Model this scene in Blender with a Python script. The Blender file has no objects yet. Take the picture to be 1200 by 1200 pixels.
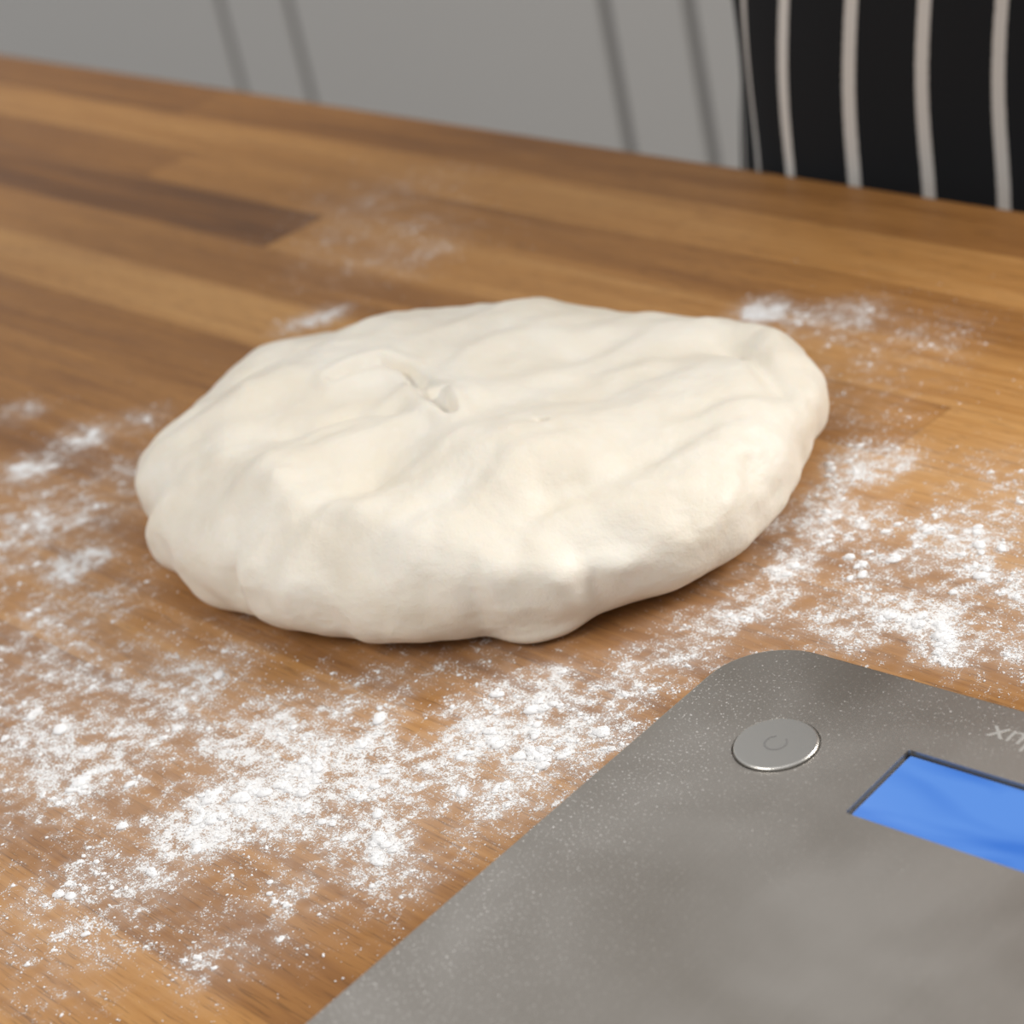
import bpy, bmesh, math, random
import numpy as np
from mathutils import Vector, Matrix, noise
random.seed(4); rng=np.random.default_rng(7)
S=bpy.context.scene
S.view_settings.view_transform='Standard'
S.view_settings.look='None'
# ---------------- helpers
def mat(name,col=(.5,.5,.5),rough=.5,metal=0,**kw):
    m=bpy.data.materials.new(name); m.use_nodes=True
    b=m.node_tree.nodes['Principled BSDF']
    b.inputs['Base Color'].default_value=(*col,1); b.inputs['Roughness'].default_value=rough; b.inputs['Metallic'].default_value=metal
    for k,v in kw.items(): b.inputs[k.replace('_',' ')].default_value=v
    return m
class N:
    def __init__(s,m): s.t=m.node_tree; s.b=s.t.nodes['Principled BSDF']
    def new(s,typ,ins=None,**at):
        n=s.t.nodes.new(typ)
        for k,v in at.items(): setattr(n,k,v)
        for k,v in (ins or {}).items(): s.set(n.inputs[k],v)
        return n
    def set(s,sock,v):
        if isinstance(v,bpy.types.NodeSocket): s.t.links.new(v,sock)
        else: sock.default_value=v
    def math(s,op,a,b=0.0,c=None,clamp=False):
        n=s.t.nodes.new('ShaderNodeMath'); n.operation=op; n.use_clamp=clamp
        s.set(n.inputs[0],a); s.set(n.inputs[1],b)
        if c is not None: s.set(n.inputs[2],c)
        return n.outputs[0]
    def mr(s,v,a,b,c=0.,d=1.,smooth=False):
        n=s.new('ShaderNodeMapRange',{0:v,1:a,2:b,3:c,4:d})
        if smooth: n.interpolation_type='SMOOTHSTEP'
        return n.outputs[0]
    def noise(s,vec,scale,detail=2,rough=.5,dist=0):
        n=s.new('ShaderNodeTexNoise',{'Vector':vec,'Scale':scale,'Detail':detail,'Roughness':rough,'Distortion':dist})
        return n.outputs[0]
    def mix(s,f,a,b,bt='MIX'):
        n=s.t.nodes.new('ShaderNodeMix'); n.data_type='RGBA'; n.blend_type=bt
        s.set(n.inputs[0],f); s.set(n.inputs[6],a); s.set(n.inputs[7],b); return n.outputs[2]
    def mapping(s,vec,scale=(1,1,1),loc=(0,0,0),rot=(0,0,0)):
        n=s.new('ShaderNodeMapping',{'Vector':vec,'Scale':scale,'Location':loc,'Rotation':rot}); return n.outputs[0]
    def attr(s,name): return s.new('ShaderNodeAttribute',attribute_name=name)
    def bump(s,h,dist,strength=1.,normal=None):
        n=s.new('ShaderNodeBump',{'Height':h,'Distance':dist,'Strength':strength})
        if normal is not None: s.set(n.inputs['Normal'],normal)
        return n.outputs[0]
def obj(name,me,parent=None,mats=()):
    o=bpy.data.objects.new(name,me); S.collection.objects.link(o)
    for m in mats: me.materials.append(m)
    if parent: o.parent=parent
    return o
def empty(name,loc=(0,0,0),rz=0):
    o=bpy.data.objects.new(name,None); o.location=loc; o.rotation_euler=(0,0,rz); o.empty_display_size=.05
    S.collection.objects.link(o); return o
def pydata(name,v,f,parent=None,mats=(),smooth=False):
    me=bpy.data.meshes.new(name); me.from_pydata([tuple(p) for p in v],[],[tuple(q) for q in f]); me.update()
    if smooth: me.polygons.foreach_set('use_smooth',[True]*len(me.polygons))
    return obj(name,me,parent,mats)
def box(name,lo,hi,parent=None,mats=(),bev=0.0,seg=2):
    bm=bmesh.new(); bmesh.ops.create_cube(bm,size=1)
    for v in bm.verts:
        for i in range(3): v.co[i]=lo[i] if v.co[i]<0 else hi[i]
    if bev>0: bmesh.ops.bevel(bm,geom=bm.edges[:],offset=bev,segments=seg,affect='EDGES',profile=.5)
    me=bpy.data.meshes.new(name); bm.to_mesh(me); bm.free()
    return obj(name,me,parent,mats)
# ---------------- camera: 28 deg down, rolled 12.7 deg, 34.5 cm above the worktop
F_=math.radians(28.0); R_=math.atan(.225)
fwd=Vector((0,math.cos(F_),-math.sin(F_))); r0=Vector((1,0,0)); u0=Vector((0,math.sin(F_),math.cos(F_)))
up=math.cos(R_)*u0+math.sin(R_)*r0; rt=math.cos(R_)*r0-math.sin(R_)*u0
cd=bpy.data.cameras.new('camera'); cam=bpy.data.objects.new('camera',cd); S.collection.objects.link(cam)
M=Matrix((rt,up,-fwd)).transposed().to_4x4(); M.translation=(0,0,.345); cam.matrix_world=M
cd.sensor_width=36; cd.lens=77.5; cd.clip_start=.02
cd.dof.use_dof=True; cd.dof.focus_distance=.60; cd.dof.aperture_fstop=12
S.camera=cam
ANG=-math.atan2(.7865,.6175)
# ---------------- flour density (x mm, y mm, radius mm, weight) on the worktop
FL=[(-108,591,12,.65),(-90,541,10,.95),(-103,511,5.5,2.),(-107,503,6,1.2),(-55,525,10,1.1),(-52,487,7,1.1),(-23,527,10,.8),(0,541,8,.8),(10,510,10,.65),
(-139,549,9,.7),(-153,561,10,.6),(-83,510,10,.7),(-35,504,10,.75),(-68,511,11,.4),(-148,684,5.5,1.6),(-152,680,5,.6),(-177,768,6.5,1.4),(-155,787,7,.9),(-186,825,6,.8),(-136,745,8,.5),(-134,793,6,.6),
(-163,714,16,.30),(-166,642,18,.45),(-137,641,7,.45),(-153,594,20,.45),(-119,566,14,.45),(122,624,6.5,.9),(107,631,8,.6),(109,532,5.5,1.8),(110,513,6.5,1.1),(88,532,9,.7),
(74,574,7,1.),(85,594,8,.75),(137,572,9,.85),(137,535,9,.75),(127,504,8,.9),(107,598,8,.6),(96,609,7,.5),(59,557,8,.75),(37,544,10,.7),(119,564,11,.5),(102,546,11,.4),
(108,761,6.5,1.5),(127,744,8,.7),(142,741,7,.6),(153,709,14,.2),(121,667,14,.24),(-58,855,5,1.2),(-71,851,5,.6),(-34,910,22,.20),(-7,902,5,.42),(-31,975,25,.22),
(-81,458,8,.42),(-98,446,7,.55),(-142,494,9,.45),(-141,456,11,.40),(-116,485,8,.5),(-47,464,7,.5),(-22,481,7,.5),(-11,489,6,.65),(-153,480,10,.28),(-69,479,9,.6),
(23,531,9,.65),(-155,531,12,.45),(-127,521,10,.45),(154,599,12,.3),(-10,509,10,.5),(-12,560,8,.25),(-51,562,10,.35),(-77,554,10,.55),(65,542,13,.3),(-178,708,16,.3),(-141,716,10,.3),
(-139,589,38,.34),(-58,519,32,.28),(111,562,36,.26),(-167,729,34,.20),(-100,498,28,.32),(-4,515,26,.2),(124,702,26,.13)]
BL=[(a/1000,b/1000,r/1000*1.15,w) for a,b,r,w in FL]
HOLES=[(a/1000,b/1000,r/1000,w) for a,b,r,w in [(-126,631,7,.8),(-106,609,7,.8),(-79,581,9,.75),(-61,571,7,.5),(-35,546,4.5,.9),(-39,534,5,.9),(-139,515,8,.5),(-90,485,8,.5),(-116,643,9,.7),(30,515,8,.5)]]
def dens(x,y):
    d=np.zeros_like(x)
    for a,b,r,w in BL: d=d+w*np.exp(-((x-a)**2+(y-b)**2)/(2*r*r))
    for a,b,r,w in HOLES: d=d*(1-w*np.exp(-((x-a)**2+(y-b)**2)/(2*r*r)))
    return d
lat=rng.random((8,256,256))
def vn(x,y,f,k):
    X=x*f+37.3; Y=y*f+91.7; i=np.floor(X).astype(int); j=np.floor(Y).astype(int); fx=X-i; fy=Y-j
    fx=fx*fx*(3-2*fx); fy=fy*fy*(3-2*fy); L=lat[k]
    g=lambda a,b:L[a%256,b%256]
    return (g(i,j)*(1-fx)+g(i+1,j)*fx)*(1-fy)+(g(i,j+1)*(1-fx)+g(i+1,j+1)*fx)*fy
def clump(x,y): return vn(x,y,140,0)*.28+vn(x,y,320,1)*.44+vn(x,y,60,2)*.28
# ---------------- worktop
table=empty('wooden_worktop',(0,0,0),ANG)
NR=21
Y0,Y1,X0,X1=-.10,.6686,-1.9,.8; RW=(Y1-Y0)/NR
V=[];Fc=[];tone=[];uv=[]
def stave(xa,xb,ya,yb,tn,rd):
    fine=xb>-.95 and xa<0 and yb>.12
    nx=max(2,int((xb-xa)/.0015)) if fine else 8
    ny=24 if fine else 2; base=len(V)
    for i in range(nx+1):
        for j in range(ny+1):
            V.append((xa+(xb-xa)*i/nx, ya+(yb-ya)*j/ny, 0)); tone.append((tn,rd,0)); uv.append((xa+(xb-xa)*i/nx,j/ny,min(i,nx-i)/nx*(xb-xa)))
    for i in range(nx):
        for j in range(ny):
            a=base+i*(ny+1)+j; Fc.append((a,a+ny+1,a+ny+2,a+1))
tr=random.Random(11)
for r in range(NR):
    yb=Y1-r*RW; ya=yb-RW
    cuts=[X0]
    x=X0+tr.uniform(.1,.5)
    while x<X1-.05: cuts.append(x); x+=tr.uniform(.35,.8)
    cuts.append(X1)
    if r==4: cuts=[c for c in cuts if abs(c+.42)>.2]; cuts.append(-.42); cuts.sort()
    if r==3: cuts=[c for c in cuts if not -1.25<c<-.6]; cuts+=[-1.2,-.80]; cuts.sort()
    if r==2: cuts=[c for c in cuts if not -1.3<c<-.7]; cuts+=[-.95]; cuts.sort()
    for a,b in zip(cuts[:-1],cuts[1:]):
        tn=min(1,max(0,tr.gauss(.47,.19)))
        if r==4 and a>=-.43 and b<.4: tn=.85
        if r==3 and a<-.81 and b>-1.2: tn=.06
        if r==2 and a<-.96 : tn=.22
        if r==0: tn=.2
        if r==1: tn=.66
        stave(a,b,ya,yb,tn,tr.random())
me=bpy.data.meshes.new('board'); me.from_pydata(V,[],Fc); me.update()
va=np.array(V); c,s=math.cos(ANG),math.sin(ANG)
wx=va[:,0]*c-va[:,1]*s; wy=va[:,0]*s+va[:,1]*c
D=np.clip(dens(wx,wy),0,1.5)
at=me.attributes.new('flour','FLOAT','POINT'); at.data.foreach_set('value',D.astype(np.float32))
at=me.attributes.new('clump','FLOAT','POINT'); at.data.foreach_set('value',clump(wx,wy).astype(np.float32))
at=me.attributes.new('tone','FLOAT_VECTOR','POINT'); at.data.foreach_set('vector',np.array(tone,np.float32).ravel())
at=me.attributes.new('suv','FLOAT_VECTOR','POINT'); at.data.foreach_set('vector',np.array(uv,np.float32).ravel())
def wood(name,top=True):
    m=mat(name); n=N(m)
    oc=n.new('ShaderNodeTexCoord').outputs['Object']
    if top:
        t=n.new('ShaderNodeSeparateXYZ',{0:n.attr('tone').outputs['Vector']}); tn,rd=t.outputs[0],t.outputs[1]
        q=n.new('ShaderNodeSeparateXYZ',{0:n.attr('suv').outputs['Vector']})
    else: tn=.35; rd=.3
    off=n.new('ShaderNodeCombineXYZ',{0:n.math('MULTIPLY',rd,13.),1:n.math('MULTIPLY',rd,7.),2:n.math('MULTIPLY',rd,5.)}).outputs[0]
    p=n.new('ShaderNodeVectorMath',{0:oc,1:off},operation='ADD').outputs[0]
    g1=n.noise(n.mapping(p,(3,75,75)),1,5,.62,.8)
    g2=n.noise(n.mapping(p,(14,420,420)),1,3,.6)
    g3=n.noise(n.mapping(p,(90,1500,900)),1,2,.5)
    g0=n.noise(n.mapping(p,(2.2,16,16)),1,2,.5,1.)
    v=n.math('ADD',n.math('MULTIPLY',tn,.62),n.math('MULTIPLY',n.math('SUBTRACT',g1,.08),.66))
    v=n.math('ADD',v,n.math('MULTIPLY',n.math('SUBTRACT',g2,.5),.45))
    v=n.math('ADD',v,n.math('MULTIPLY',n.math('SUBTRACT',g0,.5),.5))
    cr=n.new('ShaderNodeValToRGB',{0:v}); el=cr.color_ramp.elements
    el[0].position=.15; el[0].color=(.118,.048,.016,1); el[1].position=.95; el[1].color=(.56,.30,.105,1)
    e=el.new(.42); e.color=(.27,.117,.032,1); e=el.new(.68); e.color=(.42,.20,.058,1)
    col=cr.outputs[0]
    pore=n.mr(g3,.58,.70)
    col=n.mix(n.math('MULTIPLY',pore,.45),col,(.085,.037,.013,1))
    if top:
        y=q.outputs[1]; dy=n.math('MINIMUM',y,n.math('SUBTRACT',1.,y))
        seam=n.math('MAXIMUM',n.mr(dy,.002,.016,1,0),n.mr(q.outputs[2],.0001,.0007,1,0))
        col=n.mix(n.math('MULTIPLY',seam,.22),col,(.07,.03,.012,1))
        fl=n.attr('flour').outputs['Fac']; cl=n.attr('clump').outputs['Fac']
        n1=n.noise(oc,330,4,.6,.3); n2=n.noise(oc,1100,2,.6); n3=n.noise(oc,2600,1,.5)
        val=n.math('ADD',n.math('MULTIPLY',fl,.46),n.math('MULTIPLY',n.math('SUBTRACT',cl,.5),1.0))
        val=n.math('ADD',val,n.math('MULTIPLY',n.math('SUBTRACT',n1,.5),1.7))
        val=n.math('ADD',val,n.math('MULTIPLY',n.math('SUBTRACT',n2,.5),1.5))
        val=n.math('ADD',val,n.math('MULTIPLY',n.math('SUBTRACT',n3,.5),1.2))
        msk=n.mr(val,.42,.70)
        msk=n.math('MULTIPLY',msk,n.mr(fl,.02,.25))
        hz=n.math('MULTIPLY',n.mr(fl,.03,1.3),.42)
        hz=n.math('MULTIPLY',hz,n.mr(cl,.30,.65,.4,1.1))
        fm=n.math('ADD',n.math('MULTIPLY',msk,.80),hz,clamp=True)
        col=n.mix(n.math('MINIMUM',fm,.96),col,(.86,.855,.85,1))
        n.set(n.b.inputs['Roughness'],n.math('ADD',n.mr(g2,.3,.7,.38,.52),n.math('MULTIPLY',fm,.5),clamp=True))
        b1=n.bump(n.math('SUBTRACT',g2,n.math('MULTIPLY',pore,.6)),.0002,.5)
        b2=n.bump(msk,.0003,.6,b1); n.set(n.b.inputs['Normal'],b2)
    else: n.b.inputs['Roughness'].default_value=.45
    n.set(n.b.inputs['Base Color'],col); n.b.inputs['Specular IOR Level'].default_value=.4
    return m
obj('board',me,table,[wood('oiled_wood')])
body_w=wood('oiled_wood_side',False)
box('board_core',(X0,Y0,-.04),(X1,Y1,-.0006),table,[body_w],0)
mcab=mat('cabinet_paint',(.66,.64,.61),.55)
for i,(a,b) in enumerate([(X0+.06,Y0+.06),(X1-.13,Y0+.06),(X0+.06,Y1-.13),(X1-.13,Y1-.13)]):
    box(f'leg_{i+1}',(a,b,-.9),(a+.07,b+.07,-.04),table,[body_w],.004)
box('apron_rail',(X0+.1,Y1-.11,-.13),(X1-.1,Y1-.09,-.04),table,[body_w],.001)
box('front_rail',(X0+.1,Y0+.09,-.13),(X1-.1,Y0+.11,-.04),table,[body_w],.001)
# ---------------- dough
OUT=[(-.1213,.6983),(-.1092,.6310),(-.0885,.6015),(-.0615,.5790),(-.0373,.5660),(-.0196,.5605),(-.0066,.5560),(.0072,.5555),(.0203,.5600),(.0343,.5600),(.0537,.5665),(.075,.5835),(.0924,.6113),(.1019,.6279),(.1085,.6694),(.1000,.698),(.0745,.713),(.047,.731),(.0177,.75),(-.0139,.7567),(-.0433,.7611),(-.083,.7627),(-.0993,.738),(-.113,.714),(-.1195,.665)]
CX,CY=-.008,.662
oa=sorted([(math.atan2(y-CY,x-CX),math.hypot(x-CX,y-CY)) for x,y in OUT])
NT=600
th=np.linspace(-math.pi,math.pi,NT+1)[:-1]
Rr=np.interp(th,[a for a,_ in oa],[r for _,r in oa],period=2*math.pi)
k=np.exp(-np.linspace(-2,2,13)**2); k/=k.sum()
Rr=np.convolve(np.concatenate([Rr[-6:],Rr,Rr[:6]]),k,'valid')
NP=300
def seg(p,a,b):
    ax,ay=a;bx,by=b; t=max(0,min(1,((p[0]-ax)*(bx-ax)+(p[1]-ay)*(by-ay))/((bx-ax)**2+(by-ay)**2)))
    return math.hypot(p[0]-ax-t*(bx-ax),p[1]-ay-t*(by-ay)),t
def G(d,s): return math.exp(-d*d/(2*s*s))
# folds, in half-millimetres on the dough top: path, width (m), height (m)
FE=[([(-191,1352),(-159,1284),(-129,1215),(-75,1166),(-4,1096),(70,1066),(134,1115)],.0075,.0036),
([(-153,1313),(-113,1308),(-73,1311),(-39,1303)],.0042,-.0046),
([(-99,1230),(-61,1229),(-15,1200)],.008,-.0030),
([(-5,1137),(24,1167),(85,1189),(139,1223)],.0045,-.0030),
([(-19,1160),(16,1194),(72,1214)],.006,.0020),
([(28,1123),(78,1121),(124,1148)],.0038,-.0016),
([(-22,1304),(5,1345),(47,1362),(93,1354)],.0055,-.0032),
([(16,1284),(64,1312),(122,1316)],.007,.0022),
([(160,1345),(176,1308),(190,1254)],.0032,-.0050),
([(171,1377),(196,1352),(208,1299)],.005,.0046),
([(-185,1433),(-136,1443),(-92,1450)],.006,-.0026),
([(-182,1326),(-154,1378),(-105,1395)],.007,.0022),
([(-28,1268),(-14,1300),(-4,1315)],.0045,.0028),
([(-144,1208),(-132,1248)],.005,.0022)]
FW=[([(a/2000,b/2000) for a,b in P],s,h) for P,s,h in FE]
crease=[(a/2000,b/2000) for a,b in [(-96,1362),(-84,1369),(-63,1377),(-48,1364),(-43,1341),(-37,1317),(-24,1282)]]
hole=(-.0178,.6565); spot=(.0149,.6189)
def topfeat(x,y):
    z=0
    for P,s,h in FW:
        dd=[seg((x,y),P[i],P[i+1]) for i in range(len(P)-1)]
        i=min(range(len(dd)),key=lambda i:dd[i][0]); d=dd[i][0]; u=(i+dd[i][1])/len(dd)
        if d<4*s: z+=h*G(d,s)*min(1,.25+3*min(u,1-u))
    dm=min(seg((x,y),crease[i],crease[i+1])[0] for i in range(len(crease)-1))
    d2=seg((x,y),crease[4],crease[6])[0]
    if dm<.014: z+=-.0036*G(dm,.0010)+.0012*G(dm-.0045,.002)-.0050*G(d2,.0012)
    z-=.004*G(math.hypot(x-hole[0],y-hole[1]),.0016)
    z-=.005*G(math.hypot((x-spot[0])*.8,y-spot[1]),.0009)
    return z
# marks on the side wall: azimuth, width, radial height
WM=[(-3.118,.045,-.0042),(-3.071,.07,.0026),(-2.513,.03,-.0034),(-2.425,.05,.0028),(2.874,.10,.0036),(-1.655,.022,-.0014),(-2.018,.12,.0015),(-1.325,.03,-.0012),(-1.225,.08,.0014),(-.19,.06,.001)]
AF=-1.475
ca,sa=math.cos(math.radians(26)),math.sin(math.radians(26))
V=[];Fc=[]
for i in range(NP+1):
    p=math.pi/2-math.pi*i/NP
    cp=abs(math.cos(p)); sp=math.sin(p)
    for j,t in enumerate(th):
        R=Rr[j]
        rf=(cp**.52 if sp>0 else cp**.38) if 0<i<NP else 0
        lob=noise.noise((math.cos(t)*3.2,math.sin(t)*3.2,p*.7))*.0030+noise.noise((math.cos(t)*8,math.sin(t)*8,p*1.4+5))*.0022
        wm=0
        for a0,sg,hh in WM:
            dd=(t-a0+.12*math.sin(p*2+a0*5)*sg*4+math.pi)%(2*math.pi)-math.pi
            if abs(dd)<4*sg: wm+=hh*G(dd,sg)
        r=(R+lob*cp+wm*cp*max(0,1-abs(sp-.15)*.9))*rf
        df=(t-AF+math.pi)%(2*math.pi)-math.pi
        if sp<0: r+=(.0080*math.exp(-abs(df/.15)**3.)*G(sp+.78,.20))*(1 if i<NP else 0)
        x=CX+r*math.cos(t); y=CY+r*math.sin(t)
        h=.0430+.003*noise.noise((x*14,y*14,1.))-.058*max(0,x-.005)+.003*G(math.hypot(x+.03,y-.69),.05)
        zc=.018
        if sp>=0:
            z=zc+(h-zc)*sp**.76
            w=min(1,sp*1.25)
            xa=x*ca+y*sa; ya=-x*sa+y*ca
            wd=noise.noise((x*9,y*9,12.))*.6; m2=.4+.9*abs(noise.noise((x*11,y*11,31.)))
            z+=w*(.0062*noise.noise((xa*17,ya*34+wd,2.))+.0028*m2*noise.noise((xa*42,ya*95+wd*4,6.))+topfeat(x,y))
        else:
            z=zc-(zc+.004)*abs(sp)**.8
        q=Vector((x,y,z))
        nn=noise.noise(q*45)*.0016+noise.noise(q*120)*.0006+noise.noise(q*420)*.00009
        if z>.0004:
            b=min(1,max(0,(sp-.25)/.5)); b=b*b*(3-2*b); hz_=(1-b)*min(1,z/.006)
            x+=nn*1.3*math.cos(t)*hz_; y+=nn*1.3*math.sin(t)*hz_; z+=nn*(.3+.7*b)*min(1,z/.006)
        V.append([x,y,max(.0004,z)])
for i in range(NP):
    for j in range(NT):
        a=i*NT+j;b=i*NT+(j+1)%NT; Fc.append((a,a+NT,b+NT,b))
md=mat('dough_surface',(.80,.735,.62),.5,Subsurface_Weight=.15,Subsurface_Scale=.004)
n=N(md); md.node_tree.nodes['Principled BSDF'].inputs['Subsurface Radius'].default_value=(1,.6,.35)
oc=n.new('ShaderNodeTexCoord').outputs['Object']
a1=n.noise(oc,30,4,.6,.4); a2=n.noise(oc,260,4,.6); a3=n.noise(oc,1500,2,.5)
col=n.mix(n.mr(a1,.35,.68),(.79,.72,.60,1),(.845,.795,.70,1))
col=n.mix(n.mr(a2,.60,.75,0,.3),col,(.86,.83,.77,1))
n.set(n.b.inputs['Base Color'],col)
n.set(n.b.inputs['Roughness'],n.mr(a2,.3,.7,.42,.65))
n.set(n.b.inputs['Normal'],n.bump(a3,.0002,.4,n.bump(a2,.0007,.55)))
dough=pydata('bread_dough',V,Fc,None,[md],True)
bm=bmesh.new(); bm.from_mesh(dough.data); bmesh.ops.remove_doubles(bm,verts=bm.verts,dist=1e-6); bmesh.ops.recalc_face_normals(bm,faces=bm.faces)
for f in bm.faces: f.smooth=True
bm.to_mesh(dough.data); bm.free()
# ---------------- scale
SC=Vector((.0572,.5104,0)); sang=math.radians(-47.5)
sc=empty('kitchen_scale',SC,sang)
W,L,HT=.21,.25,.020
def rrect(w0,w1,h0,h1,r,n=12):
    pts=[]
    for cx,cy,a0 in [(w1-r,h1-r,0),(w0+r,h1-r,90),(w0+r,h0+r,180),(w1-r,h0+r,270)]:
        for i in range(n+1):
            a=math.radians(a0+90*i/n); pts.append((cx+r*math.cos(a),cy+r*math.sin(a)))
    return pts
def prism(name,pts,z0,z1,parent,mats,bev=0,bseg=3,cuts=()):
    bm=bmesh.new()
    vs=[bm.verts.new((x,y,z0)) for x,y in pts]; f=bm.faces.new(vs)
    e=bmesh.ops.extrude_face_region(bm,geom=[f]); tv=[g for g in e['geom'] if isinstance(g,bmesh.types.BMVert)]
    for v in tv: v.co.z=z1
    bmesh.ops.recalc_face_normals(bm,faces=bm.faces)
    if bev:
        ed=[x for x in bm.edges if all(abs(v.co.z-z1)<1e-7 for v in x.verts)]
        bmesh.ops.bevel(bm,geom=ed,offset=bev,segments=bseg,affect='EDGES',profile=.5)
    me=bpy.data.meshes.new(name); bm.to_mesh(me); bm.free()
    o=obj(name,me,parent,mats)
    for cpts,c0,c1 in cuts:
        cu=prism('cut',cpts,c0,c1,parent,[])
        md_=o.modifiers.new('b','BOOLEAN'); md_.operation='DIFFERENCE'; md_.object=cu; md_.solver='EXACT'
        bpy.context.view_layer.update()
        dg=bpy.context.evaluated_depsgraph_get()
        nm=bpy.data.meshes.new_from_object(o.evaluated_get(dg)); o.modifiers.clear(); o.data=nm
        bpy.data.objects.remove(cu)
    return o
def circ(cx,cy,r,n=64): return [(cx+r*math.cos(2*math.pi*i/n),cy+r*math.sin(2*math.pi*i/n)) for i in range(n)]
ms=mat('brushed_steel',(.50,.47,.435),.38,.85); n=N(ms)
oc=n.new('ShaderNodeTexCoord').outputs['Object']
br=n.noise(n.mapping(oc,(2500,30,30)),1,2,.5); refl=n.noise(oc,15,3,.5,.3); spk=n.noise(oc,1300,2,.6)
n.set(n.b.inputs['Roughness'],n.math('ADD',n.mr(refl,.3,.7,.28,.40),n.mr(spk,.70,.74,0,.4)))
col=n.mix(n.mr(br,.2,.8),(.41,.368,.32,1),(.445,.402,.352,1))
col=n.mix(n.mr(refl,.42,.66,0,.6),col,(.62,.585,.54,1))  # soft cloudy reflections painted into the steel colour
sx=n.new('ShaderNodeSeparateXYZ',{0:oc})
edge=n.math('MAXIMUM',n.mr(sx.outputs[0],.0,.07,1,.15),n.mr(sx.outputs[1],-.03,0,.2,.8))
dust=n.math('MULTIPLY',n.math('MULTIPLY',n.mr(spk,.61,.69),n.mr(n.noise(oc,20,2,.5),.38,.60)),edge)
col=n.mix(n.math('MULTIPLY',dust,.7),col,(.75,.74,.72,1)); n.set(n.b.inputs['Base Color'],col)
n.set(n.b.inputs['Metallic'],n.mr(dust,0,1,.88,0))
n.set(n.b.inputs['Normal'],n.bump(br,.00001,.4))
mp=mat('grey_plastic',(.12,.12,.12),.5); mb=mat('black_gasket',(.01,.01,.012),.4)
LX0,LX1=.0665,.1435; LY0,LY1=-.0545,-.0263
plate=prism('steel_plate',rrect(0,W,-L,0,.021),HT-.004,HT,sc,[ms],.0007,3,
   cuts=[(rrect(LX0,LX1,LY0,LY1,.0008,3),HT-.0025,HT+.002),(circ(.0355,-.0394,.0114),HT-.0015,HT+.002),(circ(W-.0355,-.0394,.0114),HT-.0015,HT+.002)])
prism('plastic_body',rrect(.006,W-.006,-L+.006,-.006,.018),.003,HT-.004,sc,[mp],0)
for i,(a,b) in enumerate([(.03,-.03),(W-.03,-.03),(.03,-L+.03),(W-.03,-L+.03)]):
    prism(f'foot_{i+1}',circ(a,b,.009,24),0,.003,sc,[mb])
mbtn=mat('button_metal',(.66,.64,.60),.32,.9)
mengr=mat('button_symbol',(.30,.29,.28),.5,.6)
for i,cx in enumerate((.0355,W-.0355)):
    prism(f'button_{i+1}',circ(cx,-.0394,.0109),HT-.0012,HT+.0008,sc,[mbtn],.0005,3)
    v=[];f=[]
    for k_ in range(33):
        a=math.radians(120+300*k_/32)
        for r_ in (.0026,.0031): v.append((cx+r_*math.cos(a),-.0394+r_*math.sin(a),HT+.00084))
    for k_ in range(32): f.append((2*k_,2*k_+1,2*k_+3,2*k_+2))
    pydata(f'power_symbol_{i+1}',v,f,sc,[mengr])
prism('screen_bezel',rrect(LX0+.0001,LX1-.0001,LY0+.0001,LY1-.0001,.0007,3),HT-.0024,HT-.0016,sc,[mb])
ml=mat('lcd_backlight',(.03,.09,.30),.12); n=N(ml); oc=n.new('ShaderNodeTexCoord').outputs['Object']
g=n.noise(n.mapping(oc,(25,60,30),rot=(0,0,.6)),1,2,.5,.5)
ec=n.mix(n.mr(g,.38,.62),(.045,.175,.60,1),(.15,.34,.78,1)); n.set(n.b.inputs['Emission Color'],ec); n.b.inputs['Emission Strength'].default_value=.58  # pale slanting reflection painted into the backlit screen's glow
prism('lcd_screen',rrect(LX0+.0010,LX1-.0010,LY0+.0010,LY1-.0010,.0006,3),HT-.0018,HT-.0010,sc,[ml])
mt=mat('printed_label',(.62,.60,.56),.45,.6)
fc=bpy.data.curves.new('label','FONT'); fc.body='delux'; fc.size=.010; fc.align_x='CENTER'; fc.align_y='CENTER'; fc.extrude=.00002
lab=bpy.data.objects.new('printed_label',fc); S.collection.objects.link(lab); lab.parent=sc; lab.location=(.091,-.0115,HT+.00003); lab.rotation_euler=(0,0,math.pi); fc.materials.append(mt)
# ---------------- flour lumps
def ico(s):
    b=bmesh.new(); bmesh.ops.create_icosphere(b,subdivisions=s,radius=1); b.verts.ensure_lookup_table()
    r=(np.array([v.co[:] for v in b.verts]),np.array([[v.index for v in f.verts] for f in b.faces])); b.free(); return r
I1,I2=ico(1),ico(2)
def free(x,y,m=0.):
    aa=np.arctan2(y-CY,x-CX); rr=np.hypot(x-CX,y-CY); RR=np.interp(aa,th,Rr,period=2*math.pi)
    lx=(x-SC.x)*math.cos(sang)+(y-SC.y)*math.sin(sang); ly=-(x-SC.x)*math.sin(sang)+(y-SC.y)*math.cos(sang)
    return (rr>RR-.003+m)&~((lx>.002-m)&(ly<-.002+m))
def sample(M_,gain,pw,thr,kk):
    x=rng.uniform(-.32,.27,M_); y=rng.uniform(.33,1.15,M_)
    d=dens(x,y); cl=clump(x,y)
    pr=np.clip(d,0,1.5)**pw*np.clip((cl-thr)*kk,0,1)**1.3*gain
    o=(rng.random(M_)<pr)&free(x,y,.0015); return x[o],y[o],d[o],cl[o]
VV=[];FF=[];base=0
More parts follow.
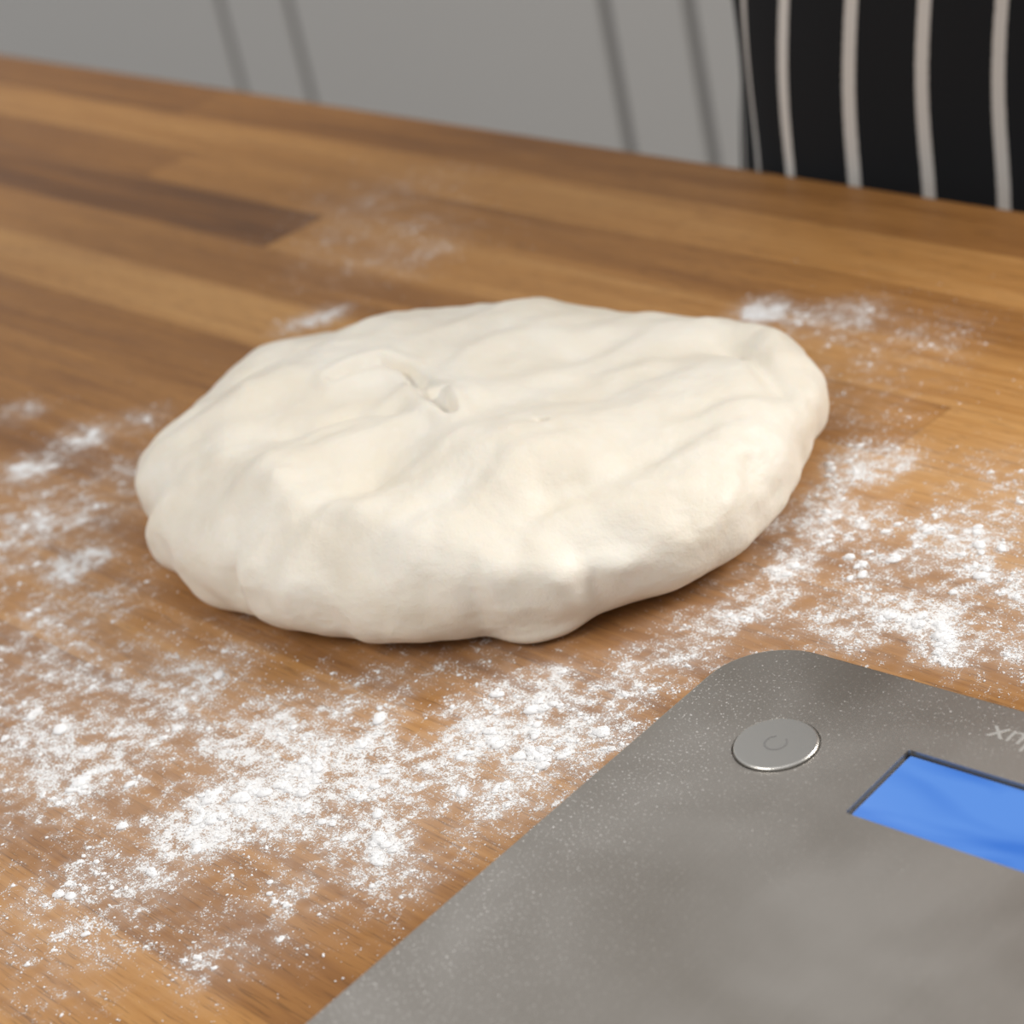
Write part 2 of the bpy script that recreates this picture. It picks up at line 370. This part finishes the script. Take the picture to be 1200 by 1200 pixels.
def add(ic,X,Y,Z0,Rz,flat,jn):
    global base
    iv,fi=ic; m=len(X)
    jit=1+rng.normal(0,jn,(m,len(iv),1)); a=rng.uniform(0,6.28,m); el=rng.uniform(.75,1.35,m)
    p=iv[None]*jit*Rz[:,None,None]; px=p[:,:,0]*el[:,None]; py=p[:,:,1]/el[:,None]; pz=p[:,:,2]*flat
    qx=px*np.cos(a)[:,None]-py*np.sin(a)[:,None]+X[:,None]; qy=px*np.sin(a)[:,None]+py*np.cos(a)[:,None]+Y[:,None]
    qz=np.maximum(pz+Z0[:,None],.00003)
    VV.append(np.stack([qx,qy,qz],-1).reshape(-1,3)); FF.append((fi[None]+(np.arange(m)*len(iv))[:,None,None]).reshape(-1,3)+base); base+=m*len(iv)
x,y,d,cl=sample(1300000,.75,.95,.34,2.2)
sz=np.clip(.00016*np.exp(rng.normal(0,.45,len(x))),.00007,.0006)
add(I1,x,y,sz*.3,sz,.7,.12)
x,y,d,cl=sample(180000,.90,1.6,.51,3.6)
rad=np.clip(.00058*np.exp(rng.normal(0,.5,len(x)))*(.65+1.1*np.clip(d,0,1.4)*np.clip((cl-.5)*4,0,1)),.0003,.0030)
n_c=len(x); add(I2,x,y,rad*.02,rad*.85,.50,.08)
cnt=np.minimum(60,(rad/.00030)**2*.75).astype(int)+2
idx=np.repeat(np.arange(n_c),cnt); rr_=np.abs(rng.normal(0,.68,len(idx))); a=rng.uniform(0,6.28,len(idx)); R_i=rad[idx]
gx=x[idx]+rr_*R_i*np.cos(a); gy=y[idx]+rr_*R_i*np.sin(a); dome=R_i*.42*np.sqrt(np.clip(1-(rr_/.85)**2,0,1))
gs=np.clip(.00016*np.exp(rng.normal(0,.35,len(idx))),.00008,.0004)
o=free(gx,gy); add(I1,gx[o],gy[o],(dome+gs*.1)[o],gs[o],.7,.12)
VV=np.concatenate(VV); FF=np.concatenate(FF)
me=bpy.data.meshes.new('scattered_flour'); me.vertices.add(len(VV)); me.vertices.foreach_set('co',VV.astype(np.float32).ravel())
me.loops.add(len(FF)*3); me.loops.foreach_set('vertex_index',FF.astype(np.int32).ravel())
me.polygons.add(len(FF)); me.polygons.foreach_set('loop_start',np.arange(0,len(FF)*3,3,dtype=np.int32)); me.update(calc_edges=True)
me.polygons.foreach_set('use_smooth',np.ones(len(me.polygons),bool))
mf=mat('white_flour',(.91,.905,.905),.9)
obj('scattered_flour',me,None,[mf])
# ---------------- cabinets & room
kc=empty('kitchen_cabinet',(0,0,0),ANG); PY=1.57
mdark=mat('cabinet_gap',(.05,.05,.048),.8); mgap=mat('cabinet_groove',(.29,.28,.27),.8)
box('carcass',(-3.6,PY+.007,-.80),(1.2,PY+.60,-.04),kc,[mgap])
box('toe_kick',(-3.6,PY+.07,-.9),(1.2,PY+.58,-.80),kc,[mdark])
box('countertop',(-3.6,PY-.02,-.04),(1.2,PY+.60,0),kc,[body_w],.003)
cut=[-3.58,-3.2,-2.361,-2.215,-1.66,-1.538,-.985,-.86,-.3,-.17,.40,.53,1.18]
for i,(a,b) in enumerate(zip(cut[:-1],cut[1:])):
    box(f'door_panel_{i+1}',(a+.009,PY,-.79),(b-.009,PY+.012,-.05),kc,[mcab],.003)
    if b-a>.3: box(f'handle_{i+1}',((a+b)/2-.08,PY-.03,-.09),((a+b)/2+.08,PY-.02,-.08),kc,[mbtn],.002); box(f'handle_post_{i+1}',((a+b)/2-.01,PY-.021,-.089),((a+b)/2+.01,PY+.001,-.081),kc,[mbtn])
mw=mat('wall_paint',(.55,.54,.52),.8); n=N(mw); oc=n.new('ShaderNodeTexCoord').outputs['Object']; n.set(n.b.inputs['Normal'],n.bump(n.noise(oc,80,3),.001,.3))
o=box('wall_back',(-4,PY+.62,-.9),(2.5,PY+.72,1.7),None,[mw]); o.rotation_euler=(0,0,ANG)
mfl=mat('floor_tiles',(.3,.29,.28),.5); n=N(mfl); oc=n.new('ShaderNodeTexCoord').outputs['Object']
bt=n.new('ShaderNodeTexBrick',{'Vector':oc,'Color1':(.30,.29,.275,1),'Color2':(.34,.33,.31,1),'Mortar':(.15,.15,.14,1),'Scale':1.,'Mortar Size':.004,'Brick Width':.6,'Row Height':.6},offset=0); n.set(n.b.inputs['Base Color'],bt.outputs[0])
o=box('floor',(-4,-3,-1.0),(2.5,PY+.72,-.9),None,[mfl]); o.rotation_euler=(0,0,ANG)
# ---------------- person with apron
A=Vector((.969,-.249,0)); B=Vector((.249,.969,0)); C0=Vector((.217,.863,0)); BC=C0+A*.085+B*.12
pang=math.atan2(-.249,.969)
per=empty('person_in_apron',BC,pang)
def lean(z): return .1*z if z>-.3 else -.03
def skinmesh(name,nodes,edges,mats,sub=2,root=0):
    me=bpy.data.meshes.new(name); me.from_pydata([(p[0]+lean(p[2]),p[1],p[2]) for p in nodes],edges,[])
    o=obj(name,me,per,mats); m=o.modifiers.new('skin','SKIN'); m.use_smooth_shade=True
    for i,p in enumerate(nodes): 
        r=p[3]; me.skin_vertices[0].data[i].radius=(r,r)
    me.skin_vertices[0].data[root].use_root=True
    m=o.modifiers.new('s','SUBSURF'); m.levels=sub; m.render_levels=sub
    return o
mcl=mat('dark_clothes',(.02,.02,.022),.85); msk=mat('skin',(.60,.38,.28),.5,Subsurface_Weight=.1,Subsurface_Scale=.01); mh=mat('hair',(.05,.03,.02),.6)
nd=[(0,0,.04,.105),(0,0,.2,.10),(0,0,.36,.115),(0,0,.47,.10),(0,.01,.55,.055)]
ed=[(0,1),(1,2),(2,3),(3,4)]
for s_ in (-1,1):
    b=len(nd)
    nd+=[(s_*.085,0,-.03,.09),(s_*.09,0,-.42,.062),(s_*.09,.02,-.82,.045),(s_*.1,-.12,-.865,.033)]
    ed+=[(0,b),(b,b+1),(b+1,b+2),(b+2,b+3)]
    nd+=[(s_*.16,0,.46,.06),(s_*.24,.04,.22,.045),(s_*.16,-.12,.235,.036)]
    ed+=[(3,b+4),(b+4,b+5),(b+5,b+6)]
skinmesh('clothed_body',nd,ed,[mcl])
skinmesh('head',[(0,.01,.53,.05),(0,.0,.60,.05),(0,-.015,.655,.072),(0,-.005,.71,.085),(0,.0,.76,.062)],[(0,1),(1,2),(2,3),(3,4)],[msk])
skinmesh('nose',[(0,-.085,.705,.008),(0,-.105,.675,.012)],[(0,1)],[msk]); skinmesh('mouth',[(-.02,-.088,.645,.005),(0,-.092,.645,.006),(.02,-.088,.645,.005)],[(0,1),(1,2)],[mat('lips',(.45,.18,.15),.5)])
skinmesh('hair_cap',[(0,.03,.66,.075),(0,.02,.73,.09),(0,.01,.775,.065)],[(0,1),(1,2)],[mh])
for s_,nm in ((-1,'l'),(1,'r')):
    skinmesh('eye_'+nm,[(s_*.03,-.083,.70,.009),(s_*.034,-.083,.70,.009)],[(0,1)],[mat('eye',(.7,.7,.7),.2)])
    skinmesh('ear_'+nm,[(s_*.082,.0,.715,.012),(s_*.084,.004,.68,.009)],[(0,1)],[msk])
    hx=s_*.16
    nodes=[(hx,-.12,.235,.030),(hx-s_*.06,-.19,.24,.026),(hx-s_*.085,-.215,.242,.030),(hx-s_*.11,-.235,.242,.030)]
    skinmesh('forearm_'+nm,nodes,[(0,1),(1,2),(2,3)],[msk])
    for fi_ in range(4):
        zz=.242+(.027-.018*fi_); ln=[.9,1.,.95,.75][fi_]
        p0=(hx-s_*.11,-.235,zz,.0095); p1=(hx-s_*(.11+.03*ln),-.25,zz,.009); p2=(hx-s_*(.11+.055*ln),-.245,zz,.008); p3=(hx-s_*(.11+.07*ln),-.228,zz,.007)
        if s_==1: p0,p1,p2,p3=[(q[0]+.02,q[1]-.02,q[2],q[3]) for q in (p0,p1,p2,p3)]
        skinmesh(f'finger_{nm}_{fi_+1}',[p0,p1,p2,p3],[(0,1),(1,2),(2,3)],[msk])
    skinmesh('thumb_'+nm,[(hx-s_*.085,-.215,.262,.011),(hx-s_*.10,-.23,.285,.0105),(hx-s_*.12,-.245,.298,.009)],[(0,1),(1,2)],[msk])
RA=.096; ST=.030
def apt(s):
    fl=.17
    if s<0:
        a=-s/RA
        if a<2.0: return (-.085-RA*math.sin(a), -.12+RA*(1-math.cos(a)), -math.sin(a),-math.cos(a))
        e=(a-2.0)*RA; return (-.085-RA*math.sin(2.)+e*.42,-.12+RA*(1-math.cos(2.))+e*.9,-.9,.4)
    if s<fl: return (-.085+s,-.12,0,-1)
    a=(s-fl)/RA; return (-.085+fl+RA*math.sin(a),-.12+RA*(1-math.cos(a)),math.sin(a),-math.cos(a))
V=[];Fc=[];ss=[]
NS,NZ=180,90; zl,zh=-.42,.42
for iz in range(NZ+1):
    z=zl+(zh-zl)*iz/NZ
    w=1.0 if z<.14 else max(.36,1-.64*min(1,(z-.14)/.12)**.8)
    for i in range(NS+1):
        t=i/NS; s0=-.19; s1=.17+.19; mid=.085
        s=mid+(s0+(s1-s0)*t-mid)*w
        X,Y,nx,ny=apt(s)
        k_=max(0,min(1,(.15-z)*3))
        rip=.004*noise.noise((s*16,z*3.,0))+.0045*math.sin(s*62+3.*noise.noise((s*5,z*4,3)))*k_
        if z>.14: rip+=.01
        rip+=.006
        V.append((X+nx*rip+lean(z)+.005*noise.noise((z*11,s*12,7)),Y+ny*rip,z)); ss.append(s)
for iz in range(NZ):
    for i in range(NS):
        a=iz*(NS+1)+i; Fc.append((a,a+1,a+NS+2,a+NS+1))
ma=mat('striped_apron_cloth',(.012,.012,.014),.85); n=N(ma)
s_=n.attr('arc').outputs['Fac']
f=n.math('FRACT',n.math('DIVIDE',s_,ST))
dd=n.math('ABSOLUTE',n.math('SUBTRACT',f,.5))
oc=n.new('ShaderNodeTexCoord').outputs['Object']; wv=n.noise(oc,900,2)
dd=n.math('ADD',dd,n.math('MULTIPLY',n.math('SUBTRACT',wv,.5),.02))
st=n.mr(dd,.078,.095,1,0)
n.set(n.b.inputs['Base Color'],n.mix(st,(.012,.013,.015,1),(.60,.58,.55,1))); n.set(n.b.inputs['Normal'],n.bump(wv,.0003,.4)); n.b.inputs['Specular IOR Level'].default_value=.2
ap=pydata('striped_apron',V,Fc,per,[ma],True)
at=ap.data.attributes.new('arc','FLOAT','POINT'); at.data.foreach_set('value',np.array(ss,np.float32))
sm_=ap.modifiers.new('t','SOLIDIFY'); sm_.thickness=.0012
skinmesh('neck_strap',[(-.08,-.12,.42,.006),(-.07,-.06,.52,.006),(0,.07,.57,.006),(.07,-.06,.52,.006),(.08,-.12,.42,.006)],[(0,1),(1,2),(2,3),(3,4)],[mcl])
# ---------------- light
w=bpy.data.worlds.new('world'); S.world=w; w.use_nodes=True
w.node_tree.nodes['Background'].inputs[0].default_value=(.97,.98,1,1); w.node_tree.nodes['Background'].inputs[1].default_value=.45
def area(name,loc,tgt,size,pw,col):
    l=bpy.data.lights.new(name,'AREA'); l.shape='RECTANGLE'; l.size=size[0]; l.size_y=size[1]; l.energy=pw; l.color=col
    o=bpy.data.objects.new(name,l); S.collection.objects.link(o); o.location=loc
    o.rotation_euler=(Vector(tgt)-Vector(loc)).to_track_quat('-Z','Y').to_euler(); return o
area('window_light',(1.5,.75,.95),(0,.65,0),(.8,.7),26,(1,.98,.94))
area('fill_light',(.0,.85,1.95),(0,.9,0),(.8,.8),4,(1,.98,.95))  # overhead fill, added to light upward faces; no known fixture
area('fill_light',(-1.1,-.2,1.6),(.1,2.0,-.3),(1.0,.9),18,(1,.97,.93))  # fill added from camera left to brighten cabinets and dough
